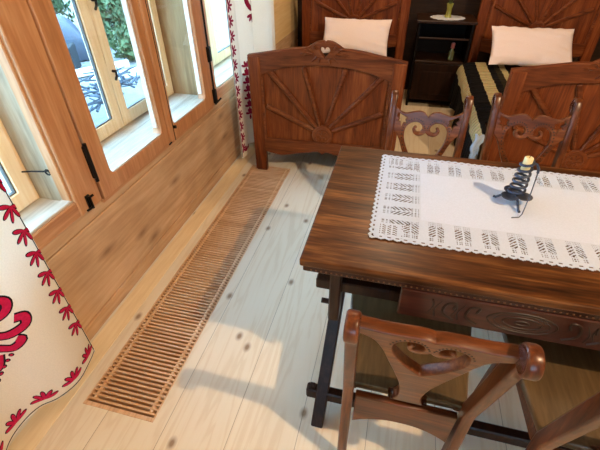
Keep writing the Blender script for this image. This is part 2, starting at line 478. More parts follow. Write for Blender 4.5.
bm = BX((sx1-.006, 1.722, ZB+.004), (sx1+.012, 1.766, ZT+.03), .005)
obj('meeting_cover', bm, FRAMEZ, w2)
# long black hinge on the post
bm = bmesh.new(); box(bm, (WX+.006, 1.142, .655), (WX+.028, 1.160, .80), .004)
tube(bm, [(WX+.022, 1.152, .64), (WX+.022, 1.152, .81)], .008)
obj('hinge', bm, IRON, w2)
# bolt at the foot of the post
bm = bmesh.new(); box(bm, (WX+.010, 1.066, .548), (WX+.020, 1.088, .615), .002)
tube(bm, [(WX+.026, 1.076, .555), (WX+.026, 1.076, .612)], .006)
tube(bm, [(WX+.026, 1.076, .607), (WX+.034, 1.092, .612)], .005)
tube(bm, [(WX+.026, 1.076, .56), (WX+.03, 1.040, .566)], .005)
obj('bolt', bm, IRON, w2)
bm = bmesh.new(); tube(bm, [(sx1+.006, 1.770, ZB+.002), (sx1+.006, 1.770, ZT)], .004)
tube(bm, [(sx1+.006, 1.770, ZB+.012), (sx1+.010, 1.70, ZB+.004)], .004)
tube(bm, [(sx1+.004, 1.77, .622), (sx1+.026, 1.774, .622)], .009)
obj('espagnolette', bm, IRON, w2)
bm = bmesh.new(); tube(bm, [(WX+.022, 2.330, ZB+.0), (WX+.022, 2.330, ZT)], .006)
for z in (.60, .86): box(bm, (WX+.008, 2.312, z-.045), (WX+.032, 2.352, z+.045), .006)
tube(bm, [(WX+.022, 2.33, ZB+.005), (WX+.03, 2.40, ZB+.018)], .006)
obj('hinge', bm, IRON, w2)
# hook and eye on the reveal of the left bay
bm = bmesh.new()
tube(bm, [(-1.40, .992, .742), (-1.37, .996, .744), (-1.32, 1.008, .747), (-1.265, 1.018, .748), (-1.25, 1.018, .752), (-1.246, 1.02, .742)], .0032)
for p in ((-1.385, .994, .743), (-1.252, 1.022, .747)):
    tube(bm, [(p[0]+.011*math.cos(t), p[1]-.006, p[2]+.011*math.sin(t)) for t in [k*PI/5 for k in range(10)]], .003, 6, True)
obj('hook_and_eye', bm, IRON, bpy.data.objects['window_1'])

# ------------------------------------------------------------------ floor grille
g = thing('floor_grille', 'long wooden slatted heating grille let into the floor below the windows', 'floor grille', ((gx0+gx1)/2, (gy0+gy1)/2, 0))
cx, cy = (gx0+gx1)/2, (gy0+gy1)/2
hx, hy = (gx1-gx0)/2, (gy1-gy0)/2
bm = bmesh.new()
for s in (-1, 1):
    box(bm, (s*hx-.006 if s > 0 else -hx, -hy, -.03), (hx if s > 0 else -hx+.006, hy, .002), .001)
    box(bm, (-hx+.006, (hy-.016) if s > 0 else -hy, -.03), (hx-.006, hy if s > 0 else -hy+.016, .002), .001)
obj('frame', bm, GRILLF, g)
bm = bmesh.new(); sp = .0185; n = int((2*hy-.04)/sp)
bs = {-1: bmesh.new(), 1: bmesh.new()}
for k in range(n+1):
    y = -hy+.02+sp*k+(sp*.5)
    box(bm, (-hx+.007, y-.0044, -.028), (hx-.007, y+.0044, .0015), .0015)
    if k < n:
        for s in (-1, 1):
            box(bs[s], (s*(hx-.030)-.006, y+.0044, -.02), (s*(hx-.030)+.006, y+sp-.0044, -.001), 0)
obj('slats', bm, GRILLE, g)
for s in (-1, 1): obj('spacers', bs[s], GRILLF, g)

# ------------------------------------------------------------------ table
tx0, tx1, ty0, ty1, tz = -.200, 1.060, .763, 1.488, .755
t = thing('dining_table', 'brown oak dining table with carved apron under a white lace runner', 'table', ((tx0+tx1)/2, (ty0+ty1)/2, 0))
ox, oy = (tx0+tx1)/2, (ty0+ty1)/2
hx, hy = (tx1-tx0)/2, (ty1-ty0)/2
obj('tabletop', box(bmesh.new(), (-hx, -hy, tz-.026), (hx, hy, tz), .005, None, 3), TABX, t)
for lo, hi in (((-hx+.008, hy-.04), (hx-.008, hy-.008)), ((-hx+.008, -hy+.041), (-hx+.04, hy-.041)), ((hx-.04, -hy+.041), (hx-.008, hy-.041)), ((-hx+.008, -hy+.008), (hx-.008, -hy+.04))):
    em = obj('edge_moulding', box(bmesh.new(), (*lo, tz-.050), (*hi, tz-.0262), .004, None, 2), TABE, t)
bm = bmesh.new(); x = -hx+.03
while x < hx-.03:
    box(bm, (x, -hy+.0055, tz-.043), (x+.005, -hy+.0085, tz-.038), .001); x += .0145
obj('dentils', bm, DENTIL, em)
lx = hx-.083
for sx in (-1, 1):
    for k, sg in enumerate((-1, 1)):       # two raking legs that meet under the top like a letter A
        obj('leg', bar(bmesh.new(), (sx*lx, sg*.437, .0), (sx*(lx-.016), -sg*.075, tz-.060), .044, .05, (1, 0, 0), .004), TABZ, t)
    obj('trestle_head', BX((sx*(lx-.016)-.024, -.15, tz-.062), (sx*(lx-.016)+.024, .15, tz-.0262), .003), TABZ, t)
for s in (-1, 1):
    yy, dd = (-hy, .018) if s < 0 else (hy-.0265, .0095)
    obj('foot_rail', BX((-lx-.058, yy-dd, .072), (lx+.058, yy+dd, .122), .005), TABZ, t)
    for sx in (-1, 1): obj('wedge', BX((sx*(lx+.036)-.010, yy-.008, .055), (sx*(lx+.036)+.010, yy+.008, .142), .003), TABZ, t)
    y2 = s*(hy-.105)
    obj('side_rail', BX((-lx-.052, y2-.016, .556), (lx+.052, y2+.016, .598), .004), TABZ, t)
    for sx in (-1, 1):
        bk = obj('bracket', BX((sx*(lx-.012)-.018, y2-.034, .43), (sx*(lx-.012)+.018, y2+.034, tz-.0262), .005), TABZ, t)
        obj('peg', tube(bmesh.new(), [(sx*(lx+.000), y2-.012, .500), (sx*(lx+.032), y2-.012, .500)], .009, 10), TABZ, bk)
    obj('upper_rail', BX((-lx+.03, y2-.012, .655), (lx-.03, y2+.012, .690), .003), TABZ, t)
    y2 = s*(hy-.032)
    bm = bmesh.new()
    box(bm, (-hx+.285, y2-s*.003-.010 if s > 0 else y2-.018, .600), (hx-.285, y2+.018 if s > 0 else y2+.007, tz-.051), .003)
    ap = obj('apron', bm, TABE, t); ap.location = (0, s*.009, 0)
    bm = bmesh.new()
    yf = (-.0172 if s < 0 else .0172)+y2
    def P(u, v): return (u, yf, v)
    for cx_ in (-.03,):
        for rr, tk in ((1.0, .0032), (.80, .002), (.55, .0028), (.2, .003)):
            tube(bm, [P(cx_+.085*rr*math.cos(q), .652+.036*rr*math.sin(q)) for q in [k*PI/12 for k in range(24)]], tk, 6, True)
        for sg in (-1, 1):
            for q in range(2):
                x0 = cx_+sg*(.125+.06*q)
                tube(bm, cr([P(x0-sg*.02, .618), P(x0+sg*.012, .640), P(x0+sg*.006, .676), P(x0-sg*.016, .682), P(x0-sg*.012, .660)], 4, False), .0042, 6)
                tube(bm, cr([P(x0+sg*.03, .622), P(x0+sg*.035, .65), P(x0+sg*.02, .684)], 4, False), .0036, 6, False, .0015)
                tube(bm, cr([P(x0+sg*.045, .684), P(x0+sg*.04, .66), P(x0+sg*.05, .63)], 4, False), .0036, 6, False, .0015)
    obj('carving', bm, INLAY, ap)

# ------------------------------------------------------------------ lace runner
lx0, lx1, ly0, ly1 = -.028, .888, .897, 1.436
lc = ((lx0+lx1)/2, (ly0+ly1)/2)
run = thing('table_runner', 'white linen runner with wide openwork lace border on the oak table', 'table runner', (lc[0], lc[1], tz+.0015))
HX, HY = (lx1-lx0)/2, (ly1-ly0)/2
BXW, BYW = .152, .122
def lace_hole(x, y):
    ax, ay = HX-abs(x), HY-abs(y)         # distance from the ends / sides
    sc = .006*abs(math.sin(PI*(x if ay < ax else y)/.024))
    d = min(ax, ay)
    if d < .007-sc: return True            # scalloped outer line
    if ax > BXW and ay > BYW: return None  # linen
    if .010 < d < .016:
        q = ((x if ay < ax else y)/.024) % 1.0
        if .3 < q < .7: return True
        return False
    if ax < .095 and ay < .085:            # corner squares
        if .03 < ax < .085 and .025 < ay < .075:
            return (int(ax/.0055)+int(ay/.0055)) % 2 == 0 and int(ax/.0055) % 3 != 0
        return False
    if ay < BYW and (ax >= BXW or ay < ax*.8 and ax > .1):
        u = ((x/.0745) % 1.0)-.5; v = ay/BYW
    elif ax < BXW:
        u = ((y/.0745) % 1.0)-.5; v = ax/BXW
    else: return False
    au = abs(u)
    if au > .30: 
        return False
    if .2 < v < .40:
        if au < .05: return False
        return (int((au+.01)*22) % 2 == 1) and (int(v*26) % 2 == 0)
    if .40 <= v < .80:
        if au < .035: return False
        return ((v*10.5+au*5.5) % 1.0) < .52 and au < .30
    if .80 <= v < .95:
        return (int(au*26) % 2 == 1) and (int(v*30) % 2 == 0)
    return False
def wav(x, y): return .0012*math.sin(x*21+y*9)*math.sin(y*17)+.0012
def sheet(kind):
    st = .0026; nx, ny = int(2*HX/st), int(2*HY/st)
    vid = {}; V = []; F = []
    def vv(i, j):
        if (i, j) not in vid:
            x, y = -HX+i*st, -HY+j*st
            vid[(i, j)] = len(V); V.append((x, y, wav(x, y)))
        return vid[(i, j)]
    for i in range(nx):
        for j in range(ny):
            h = lace_hole(-HX+(i+.5)*st, -HY+(j+.5)*st)
            if (kind == 'linen') == (h is None) and not h:
                F.append((vv(i, j), vv(i+1, j), vv(i+1, j+1), vv(i, j+1)))
    me = bpy.data.meshes.new(kind); me.from_pydata(V, [], F); me.update()
    return me
for k, m in (('linen', LINEN), ('lace', LACE)):
    me = sheet(k); me.materials.append(m)
    o = link(bpy.data.objects.new('linen_panel' if k == 'linen' else 'lace_border', me), run)
    so = o.modifiers.new('thick', 'SOLIDIFY'); so.thickness = .0012; so.offset = 1

# ------------------------------------------------------------------ spiral candlestick
cs = thing('spiral_candlestick', 'wrought steel spiral candlestick with three round feet plates on the lace runner', 'candlestick', (.413, 1.190, tz+.0045))
bm = bmesh.new(); pts = []
for k in range(121):
    a = k/120*2*PI*6.2; z = .034+.118*k/120; r_ = .0235-.0065*k/120
    pts.append((r_*math.cos(a), r_*math.sin(a), z))
tube(bm, pts, .0042, 8)
obj('spiral', bm, STEEL, cs, True)
for k in range(3):
    a = math.radians(100+120*k); px, py = .026*math.cos(a), .026*math.sin(a)
    bm = bmesh.new()
    lathe(bm, [(.004, .026), (.018, .027), (.0255, .031), (.026, .0335), (.0235, .033), (.016, .030), (.004, .029)], (px, py, 0), 18)
    obj('drip_plate', bm, STEEL, cs, True)
    b2 = a+PI/3
    bm = bmesh.new()
    c_, s_ = math.cos(b2), math.sin(b2)
    tube(bm, [(.006*c_, .006*s_, .034), (.028*c_, .028*s_, .024), (.046*c_, .046*s_, .008), (.052*c_, .052*s_, .003), (.060*c_, .060*s_, .0035)], .0042, 8)
    obj('foot', bm, STEEL, cs, True)
bm = bmesh.new()
tube(bm, [(.016, -.004, .148), (.026, -.006, .146), (.034, -.010, .132), (.0345, -.012, .12)], .004, 8)
tube(bm, [(.0345, -.012, .122), (.026, -.045, .07), (.012, -.082, .012), (.004, -.090, .004), (-.018, -.096, .003)], .0018, 6)
obj('lifting_rod', bm, STEEL, cs, True)
cd = thing('candle_stub', 'short cream candle stub in the top of the spiral candlestick', 'candle', (.413, 1.190, tz+.0045+.114))
lathe(bmB := bmesh.new(), [(.004, 0), (.0128, .002), (.013, .047), (.011, .0495), (.003, .048)], (0, 0, 0), 18)
obj('wax', bmB, WAX, cd, True)
obj('wick', tube(bmesh.new(), [(0, 0, .047), (.001, 0, .055)], .0009, 6), BLK, cd)

# ------------------------------------------------------------------ chairs (local: sitter looks to +Y, back at -Y)
SEATZ = .45
def stile_y(z):            # centre line of the back frame in side view
    if z < SEATZ: return -.185-.02*(1-z/SEATZ)
    return -.185-(z-SEATZ)*.22
def make_chair(loc, label, straight=False):
    ch = thing('carved_chair', label, 'chair', loc, 0, 'carved heart-back chairs round the table')
    # seat: trapezoid board with rounded front corners
    out = [(-.158, -.175), (.158, -.175)]+[(.200, .13)]+[(.203, .17), (.190, .192), (.165, .20)]+[(0, .205)]+[(-.165, .20), (-.190, .192), (-.203, .17), (-.200, .13)]
    bm = plate(bmesh.new(), out, (), .026, .005, T(0, 0, SEATZ-.013))
    obj('seat', bm, CHS, ch)
    for s in (-1, 1):
        obj('seat_rail', bar(bmesh.new(), (s*.150, -.150, SEATZ-.05), (s*.165, .150, SEATZ-.05), .022, .046, (1, 0, 0), .002), CHX, ch)
    obj('seat_rail', bar(bmesh.new(), (-.155, .150, SEATZ-.05), (.155, .150, SEATZ-.05), .046, .022, (0, 0, 1), .002), CHX, ch)
    for s in (-1, 1):
        bar(bm := bmesh.new(), (s*.178, .172, 0), (s*.158, .146, SEATZ-.027), .026, .026, (1, 0, 0), .004, .036, .036)
        obj('front_leg', bm, CHZ, ch)
    for s in (-1, 1):
        # back upright from floor to the curled ear
        zs = [0, .12, .25, .36, .45, .55, .65, .75, .81]
        front = []; back = []
        for z in zs:
            yc = stile_y(z); w = .019+.004*min(1, max(0, (z-.3)/.4))
            front.append((yc+w, z)); back.append((yc-w, z))
        ex, ez, er = stile_y(.85)-.014, .836, .034
        ear = [(ex+er*math.cos(math.radians(q)), ez+er*math.sin(math.radians(q))) for q in range(40, 236, 15)]
        prof = front+ear+back[::-1]
        bm = bmesh.new()
        sh = Matrix.Shear('XY', 4, (0, 0)) if False else Matrix.Identity(4)
        plate(bm, prof, (), .030, .006, YZ)
        # gentle outward lean
        for v in bm.verts:
            v.co.x += s*(.155+.011*(v.co.z/.85))
        st = obj('upright', bm, CHZ, ch)
        bm = bmesh.new()
        tt = bmesh.new()
        bmesh.ops.create_cone(tt, cap_ends=True, segments=24, radius1=er*.94, radius2=er*.94, depth=.031)
        bmesh.ops.bevel(tt, geom=[e for e in tt.edges if len(e.link_faces) == 2 and abs(e.verts[0].co.z-e.verts[1].co.z) < 1e-4], offset=.006, segments=2, profile=.5, affect='EDGES')
        merge(bm, tt, T(s*(.155+.0109), ex, ez) @ Matrix.Rotation(PI/2, 4, 'Y'))
        obj('ear', bm, CHE, st, True)
    # heart splat, cut from one board (local x across, y up from the seat)
    half_top = [(.163, .378), (.140, .352), (.105, .338), (.070, .346), (.040, .352), (.016, .344), (0, .326)]
    half_bot = [(.158, .258), (.136, .238), (.116, .205), (.100, .165), (.078, .120), (.050, .070), (.040, .040), (.052, .004)]
    if straight:      # level cap with slim arms running down into the stem
        half_top = [(.160, .396), (.140, .394), (.105, .390), (.070, .391), (.040, .393), (.016, .392), (0, .387)]
        half_bot = [(.160, .368), (.144, .363), (.118, .347), (.097, .308), (.079, .255), (.056, .188), (.036, .115), (.030, .045), (.040, .004)]
    mir = lambda q: [(-a, b) for a, b in q]
    outl = sections(half_top, mir(half_top)[::-1], mir([half_top[0], half_bot[0]]), mir(half_bot), [(-.052, .004), (.052, .004)], half_bot[::-1], [half_bot[0], half_top[0]])
    hr = [(0, .085), (.040, .128), (.072, .176), (.090, .222), (.090, .266), (.072, .292), (.046, .300), (.026, .292), (.017, .274), (.024, .257), (.040, .256), (.046, .268), (.040, .276), (.050, .281), (.059, .266), (.053, .247), (.034, .236), (.012, .241), (0, .252)]
    if straight: hr = [(a*.84, .205+(b-.085)*.77) for a, b in hr]
    else: hr = [(a*1.06, b-.02*max(0, (.2-b)/.115)) for a, b in hr]
    heart = sections(hr[:10]+hr[10:], mir(hr)[::-1])
    leafs = []
    for s in (() if straight else (-1, 1)):
        leafs.append([(s*a, b) for a, b in ((1.12*p-.030, 1.12*q-.034) for p, q in ((.148, .330), (.130, .322), (.112, .312), (.118, .303), (.110, .290), (.124, .292), (.130, .272), (.136, .294), (.150, .296), (.140, .306), (.152, .318)))])
    tilt = math.atan(.22)
    # board placed along the rake of the uprights
    Mx = T(0, stile_y(SEATZ)+.002, SEATZ) @ Matrix.Rotation(tilt, 4, 'X') @ XZ
    bm = plate(bmesh.new(), outl, [heart]+leafs, .024 if not straight else .030, .0035, Mx)
    spl = obj('splat', bm, CHX, ch)
    # punched bead line along the scrolls on both faces
    for s in (-1, 1):
        path = cr([(.060, .130), (.090, .172), (.107, .222), (.106, .270), (.084, .304), (.050, .315), (.022, .304), (.006, .275)], 6, False)
        if straight: path = [Vector((p.x*.79, .207+(p.y-.085)*.745, 0)) for p in path][18:]
        for f in ((-.0123, .0123) if not straight else (-.0153, .0153)):
            bm = bmesh.new()
            for p in path[::2]:
                lathe(tmp := bmesh.new(), [(.0024 if straight else .0036, -.0004), (.0024 if straight else .0036, .0004)], (0, 0, 0), 8)
                merge(bm, tmp, Mx @ T(s*p[0], p[1], f))
            obj('bead_line', bm, INLAY, spl)
    # cap along the top edge is part of the splat; rail and arched apron under the seat
    bm = bmesh.new()
    ar = sections([(-.138, .445), (-.138, .300)], [(-.138, .300), (-.10, .325), (-.05, .345), (0, .350), (.05, .345), (.10, .325), (.138, .300)], [(.138, .300), (.138, .445)])
    ar = [(p[0], p[1]-.022) for p in ar]
    plate(bm, ar, (), .022, .003, T(0, -.188, 0) @ XZ)
    ap = obj('back_apron', bm, CHX, ch)
    bm = BX((-.137, -.2005, .385), (.137, -.1995, .3868), 0)
    bm.free()
    return ch
CHG = 'carved heart-back chairs round the table'
nearA = make_chair((.143, .795, 0), 'carved oak chair seen from behind, its whole back in view beside the table leg', True)
nearB = dup(nearA, (.640, .760, 0), 0, 'carved oak chair cut off by the photo edge beside the one seen from behind', CHG)
farA = make_chair((.152, 1.594, 0), 'carved heart-back chair behind the table, in front of the gap between the beds'); farA.rotation_euler = (0, 0, PI)
farB = dup(farA, (.614, 1.662, 0), PI, 'carved heart-back chair behind the table, right behind the candlestick', CHG)

# ------------------------------------------------------------------ beds (local origin: floor, centre of the footboard, bed runs to +Y)
def board(par, name, w, hs, sunz, archz, crest, y, base, legs, rays, postw=.085, th=.045):
    """sunburst bed end. w width, hs height at the posts, archz inner arch height in the middle"""
    e = bpy.data.objects.new(name, None); C.objects.link(e); e.parent = par; e.location = (0, y, 0)
    hw = w/2
    # frame: outline with arched top, crest, scalloped bottom, one big opening
    top = [(hw, hs), (hw*.62, hs+.032), (.20, hs+.052), (.115, hs+.058)]
    cr_ = [(.115, hs+.058), (.075, hs+.082), (.045, crest-.004), (.012, crest), (0, crest-.006)]
    mir = lambda q: [(-a, b) for a, b in q]
    scal = [(hw-postw, base), (.30, base-.018), (.17, base+.006), (.09, base+.020), (.03, base+.030), (0, base+.012)]
    outl = sections(top, cr_, mir(cr_)[::-1], mir(top)[::-1], [(-hw, hs), (-hw, 0.02)], [(-hw, .02), (-hw+.012, 0)], [(-hw+.012, 0), (-hw+postw, 0)], [(-hw+postw, 0), (-hw+postw, base)],
                    mir(scal), scal[::-1], [(hw-postw, base), (hw-postw, 0)], [(hw-postw, 0), (hw-.012, 0)], [(hw-.012, 0), (hw, .02)], [(hw, .02), (hw, hs)])
    iw = hw-postw-.012
    arch = [(iw, archz-.075), (iw*.6, archz-.022), (0, archz), (-iw*.6, archz-.022), (-iw, archz-.075)]
    lowz = base+.105
    hole = sections([(-iw, lowz), (iw, lowz)], [(iw, lowz), (iw, archz-.075)], arch, [(-iw, archz-.075), (-iw, lowz)])
    hz = hs+.040
    heart = sections([(0, hz-.036), (.022, hz-.010), (.032, hz+.010), (.022, hz+.026), (.008, hz+.024), (0, hz+.012)], [(0, hz+.012), (-.008, hz+.024), (-.022, hz+.026), (-.032, hz+.010), (-.022, hz-.010), (0, hz-.036)])
    bm = plate(bmesh.new(), outl, [hole, heart], th, .005, XZ)
    fr = obj('frame', bm, BEDX, e)
    # posts: raised vertical facings at both sides
    for s in (-1, 1):
        obj('post', BX((s*(hw-postw/2)-postw/2+.002, -th/2-.010, .012), (s*(hw-postw/2)+postw/2-.002, -th/2+.002, hs-.006), .006), BEDZ, fr)
    # recessed panel
    bm = plate(bmesh.new(), [(p[0]*1.02, p[1]+(.012 if p[1] > lowz+.01 else -.012)) for p in hole], (), .014, .002, T(0, .006, 0) @ XZ)
    obj('panel', bm, BEDZ, e)
    # rays
    cz = sunz
    for (ux, uz) in rays:
        d = Vector((ux-0, 0, uz-cz)); q = d.normalized()
        bar(bm := bmesh.new(), Vector((0, -.008, cz))+q*.062, Vector((ux, -.008, uz)), .026, .026, (0, 1, 0), .008, .026, .034)
        obj('ray', bm, BEDX, e)
    # sun boss
    bm = bmesh.new()
    bosspts = [(.072*math.cos(k*PI/16), .072*math.sin(k*PI/16)) for k in range(32)]
    plate(bm, bosspts, (), .05, .006, T(0, -.004, cz) @ XZ)
    sun = obj('sun_boss', bm, BEDX, e)
    bm = bmesh.new()
    tube(bm, [(.048*math.cos(k*PI/12), -.030, cz+.048*math.sin(k*PI/12)) for k in range(24)], .005, 6, True)
    for k in range(8):
        a = k*PI/4
        tube(bm, [(.012*math.cos(a), -.030, cz+.012*math.sin(a)), (.036*math.cos(a), -.030, cz+.036*math.sin(a))], .006, 6)
    obj('rosette', bm, BEDX, sun)
    # leaf carving left and right of the heart
    for s in (-1, 1):
        bm = bmesh.new()
        for k, (px, pz, a, l) in enumerate(((.060, .035, 70, .05), (.085, .025, 35, .055), (.070, .008, -10, .06), (.050, -.012, -50, .05), (.105, .008, 10, .05), (.030, -.02, -80, .04))):
            a = math.radians(a)
            tube(bm, cr([(s*px, -th/2-.003, hs+.02+pz), (s*(px+l*.6*math.cos(a)), -th/2-.005, hs+.02+pz+l*.45*math.sin(a)), (s*(px+l*math.cos(a)), -th/2-.001, hs+.02+pz+l*.5*math.sin(a)-.01)], 4, False), .0095, 6, False, .003)
        obj('carving', bm, BEDX, e)
    return e
FR = [(-.398, .505), (-.372, .742), (-.135, .775), (.135, .775), (.372, .742), (.398, .505)]
HR = [(-.40, .905), (-.372, 1.13), (-.135, 1.18), (.135, 1.18), (.372, 1.13), (.40, .905)]
def make_bed(loc, rz, label):
    b = thing('wooden_bed', label, 'bed', loc, rz, 'pair of sunburst beds')
    board(b, 'footboard', 1.01, .832, .322, .790, .932, 0, .160, 0, FR)
    board(b, 'headboard', 1.05, 1.235, .725, 1.195, 1.335, 1.79, .520, 0, HR)
    for s in (-1, 1):
        obj('side_rail', BX((s*.46-.016, .028, .20), (s*.46+.016, 1.762, .36), .004), BEDX, b)
    bm = box(bmesh.new(), (-.44, .04, .22), (.44, 1.74, .440), .04, None, 3)
    obj('mattress', bm, SHEET, b, True)
    return b
bed1 = make_bed((-.475, 2.512, 0), math.radians(1.9), 'carved sunburst bed beside the window wall, its whole footboard in view')
bed2 = dup(bed1, (1.112, 2.512, 0), math.radians(-.8), 'carved sunburst bed with the striped blanket, its footboard partly behind a chair', 'pair of sunburst beds')

# pillows
def pillow(label, loc, w, h, tilt, rz, seed):
    rnd = random.Random(seed); N, M = 44, 28; V = []; F = []
    ph = [rnd.uniform(0, 6) for _ in range(8)]
    for side in (1, -1):
        for i in range(N+1):
            for j in range(M+1):
                u, v = -1+2*i/N, -1+2*j/M
                th = max(0, (1-abs(u)**3.2))**.55*max(0, (1-abs(v)**3.0))**.55
                pin = 1-.05*(1-v*v)*0; pu = u*(1-.045*(1-abs(v)**2)); pv = v*(1-.07*(1-abs(u)**2))
                edge = max(abs(u), abs(v))
                wr = .006*math.sin(9*u+5*v+ph[0])*math.sin(7*v-3*u+ph[1])*edge+.004*math.sin(19*v+ph[2]+3*u)*abs(u)**2+.004*math.sin(23*u+ph[3])*abs(v)**3
                V.append((pu*w/2, pv*h/2, side*(.058*th+(wr if th > .02 else 0))))
    o_ = (N+1)*(M+1)
    for s in range(2):
        for i in range(N):
            for j in range(M):
                a = s*o_+i*(M+1)+j; q = (a, a+M+1, a+M+2, a+1)
                F.append(q if s == 0 else q[::-1])
    me = bpy.data.meshes.new('pillow'); me.from_pydata(V, [], F)
    bm = bmesh.new(); bm.from_mesh(me); bmesh.ops.remove_doubles(bm, verts=bm.verts, dist=1e-5); bpy.data.meshes.remove(me)
    o = obj('pillow', bm, PILLOW, None, 80)
    o.location = loc; o.rotation_euler = (tilt, 0, rz)
    tag(o, label, 'pillow', 'pale pillows on the beds')
    return o
pillow('pale pink pillow leaning on the headboard beside the window wall', (-.475, 4.03, .650), .64, .36, math.radians(50), 0, 3)
pillow('pale pillow lying on the bed with the dark striped blanket', (1.045, 3.93, .655), .66, .40, math.radians(38), 0, 5)

# striped blanket over the right bed
def stripe_mat():
    m, nt, b = nodes('striped_blanket'); L = nt.links
    uv = nt.nodes.new('ShaderNodeUVMap'); uv.uv_map = 'UVMap'
    sx = nt.nodes.new('ShaderNodeSeparateXYZ'); L.new(uv.outputs[0], sx.inputs[0])
    r = nt.nodes.new('ShaderNodeValToRGB'); r.color_ramp.interpolation = 'CONSTANT'
    navy, cream, brown = (*s2l((22, 22, 26)), 1), (*s2l((196, 184, 140)), 1), (*s2l((52, 48, 36)), 1)
    e = r.color_ramp.elements; e[0].position = 0; e[0].color = navy
    e[1].position = .17; e[1].color = cream
    for p, c in ((.235, navy), (.26, navy), (.315, cream), (.38, navy), (.42, brown), (.455, cream), (.49, navy), (.60, cream), (.64, navy), (.72, cream), (.76, navy), (.88, cream), (.92, navy)):
        k = e.new(p); k.color = c
    L.new(sx.outputs[0], r.inputs[0])
    tc = nt.nodes.new('ShaderNodeTexCoord')
    n = nt.nodes.new('ShaderNodeTexNoise'); n.inputs['Scale'].default_value = 60; L.new(tc.outputs['Object'], n.inputs['Vector'])
    mm = nt.nodes.new('ShaderNodeMix'); mm.data_type = 'RGBA'; mm.blend_type = 'MULTIPLY'; mm.inputs[0].default_value = .5
    L.new(r.outputs[0], mm.inputs[6]); L.new(n.outputs['Color'], mm.inputs[7])
    L.new(mm.outputs[2], b.inputs['Base Color']); b.inputs['Roughness'].default_value = .95; b.inputs['Specular IOR Level'].default_value = .1
    w = nt.nodes.new('ShaderNodeTexWave'); w.bands_direction = 'Y'; w.inputs['Scale'].default_value = 7; w.inputs['Distortion'].default_value = 2.5
    L.new(tc.outputs['Object'], w.inputs['Vector'])
    bp = nt.nodes.new('ShaderNodeBump'); bp.inputs['Strength'].default_value = .6; bp.inputs['Distance'].default_value = .012
    L.new(w.outputs['Fac'], bp.inputs['Height']); L.new(bp.outputs[0], b.inputs['Normal'])
    return m
bl = thing('striped_blanket', 'dark blanket with cream stripes hanging over the bed side next to the nightstand', 'blanket', (1.11, 3.25, 0))
sec = cr([(-.618, .14), (-.610, .28), (-.602, .39), (-.587, .435), (-.545, .470), (-.47, .480), (-.36, .482), (0, .484), (.36, .480), (.43, .475), (.452, .455)], 6, False)
Ls = [0]
for a, b in zip(sec, sec[1:]): Ls.append(Ls[-1]+(b-a).length)
bm = bmesh.new(); uvl = bm.loops.layers.uv.new('UVMap'); NY = 90; grid = []
for j in range(NY+1):
    y = -.80+1.58*j/NY; row = []
    for i, p in enumerate(sec):
        hang = max(0, min(1, (.46-p[1])/.3)) if i < 40 else 0
        dx = -.016*hang*math.sin(y*17)-.010*hang*math.sin(y*31+1)
        dz = .006*math.sin(y*43+p[0]*3)*(1 if i > 18 else .3)+.004*math.sin(y*19+p[0]*9)
        row.append(bm.verts.new((p[0]+dx, y, p[1]+abs(dz)+(0.03*hang*math.sin(y*5) if i < 3 else 0))))
    grid.append(row)
for j in range(NY):
    for i in range(len(sec)-1):
        if -.80+1.58*j/NY < -.665 and sec[i+1][0] > -.545: continue      # only the hanging side passes the bed post
        f = bm.faces.new((grid[j][i], grid[j][i+1], grid[j+1][i+1], grid[j+1][i]))
        for lp, k in zip(f.loops, (i, i+1, i+1, i)): lp[uvl].uv = (Ls[k]/Ls[-1], 0)
o = obj('woven_cloth', bm, stripe_mat(), bl, 60)
so = o.modifiers.new('thick', 'SOLIDIFY'); so.thickness = .008
rr = random.Random(4); bm = bmesh.new(); g_ = []
for i in range(9):
    row = []
    for j in range(9):
        u, v = i/8, j/8
        row.append(bm.verts.new((-.615+.070*u*(1-.5*v)+.008*math.sin(v*9), -.815-.010*math.sin(u*6)-.012*v, .460-.010*u-.17*v*(1-.35*u)+.006*math.sin(u*11))))
    g_.append(row)
for A, B in zip(g_, g_[1:]):
    for j in range(8): bm.faces.new((A[j], B[j], B[j+1], A[j+1]))
for k in range(9):
    x = -.612+.005*k
    tube(bm, [(x, -.828, .33+.006*k), (x+rr.uniform(-.006, .004), -.832, .29+.004*k), (x+rr.uniform(-.01, .004), -.83, .25)], .0022, 5, False, .0012)
lin = obj('fringed_corner', bm, plain('pale_blue_lining', (168, 186, 206), .9), bl, 80)
so = lin.modifiers.new('thick', 'SOLIDIFY'); so.thickness = .003
# dark blanket on the left bed
bm = bmesh.new(); grid = []
sec = cr([(.505, .33), (.50, .40), (.487, .43), (.45, .458), (.36, .466), (0, .472), (-.36, .466), (-.43, .456)], 5, False)
for j in range(61):
    y = -.60+1.2*j/60
    grid.append([bm.verts.new((p[0]+.008*math.sin(y*21)*(1 if p[1] < .45 else 0), y, p[1]+.003*math.sin(y*30+p[0]*7))) for p in sec])
for A, B in zip(grid, grid[1:]):
    for i in range(len(sec)-1): bm.faces.new((A[i], A[i+1], B[i+1], B[i]))
m, nt, b = nodes('dark_check_blanket')
tc = nt.nodes.new('ShaderNodeTexCoord'); ck = nt.nodes.new('ShaderNodeTexChecker'); ck.inputs['Scale'].default_value = 16
ck.inputs['Color1'].default_value = (*s2l((26, 28, 40)), 1); ck.inputs['Color2'].default_value = (*s2l((62, 58, 66)), 1)
nt.links.new(tc.outputs['Object'], ck.inputs['Vector']); nt.links.new(ck.outputs['Color'], b.inputs['Base Color']); b.inputs['Roughness'].default_value = .95
o = obj('checked_blanket', bm, m, None, 60); o.location = (-.50, 3.28, 0); o.rotation_euler = (0, 0, math.radians(1.9))
so = o.modifiers.new('thick', 'SOLIDIFY'); so.thickness = .008
tag(o, 'dark checked blanket spread on the bed beside the window wall', 'blanket')

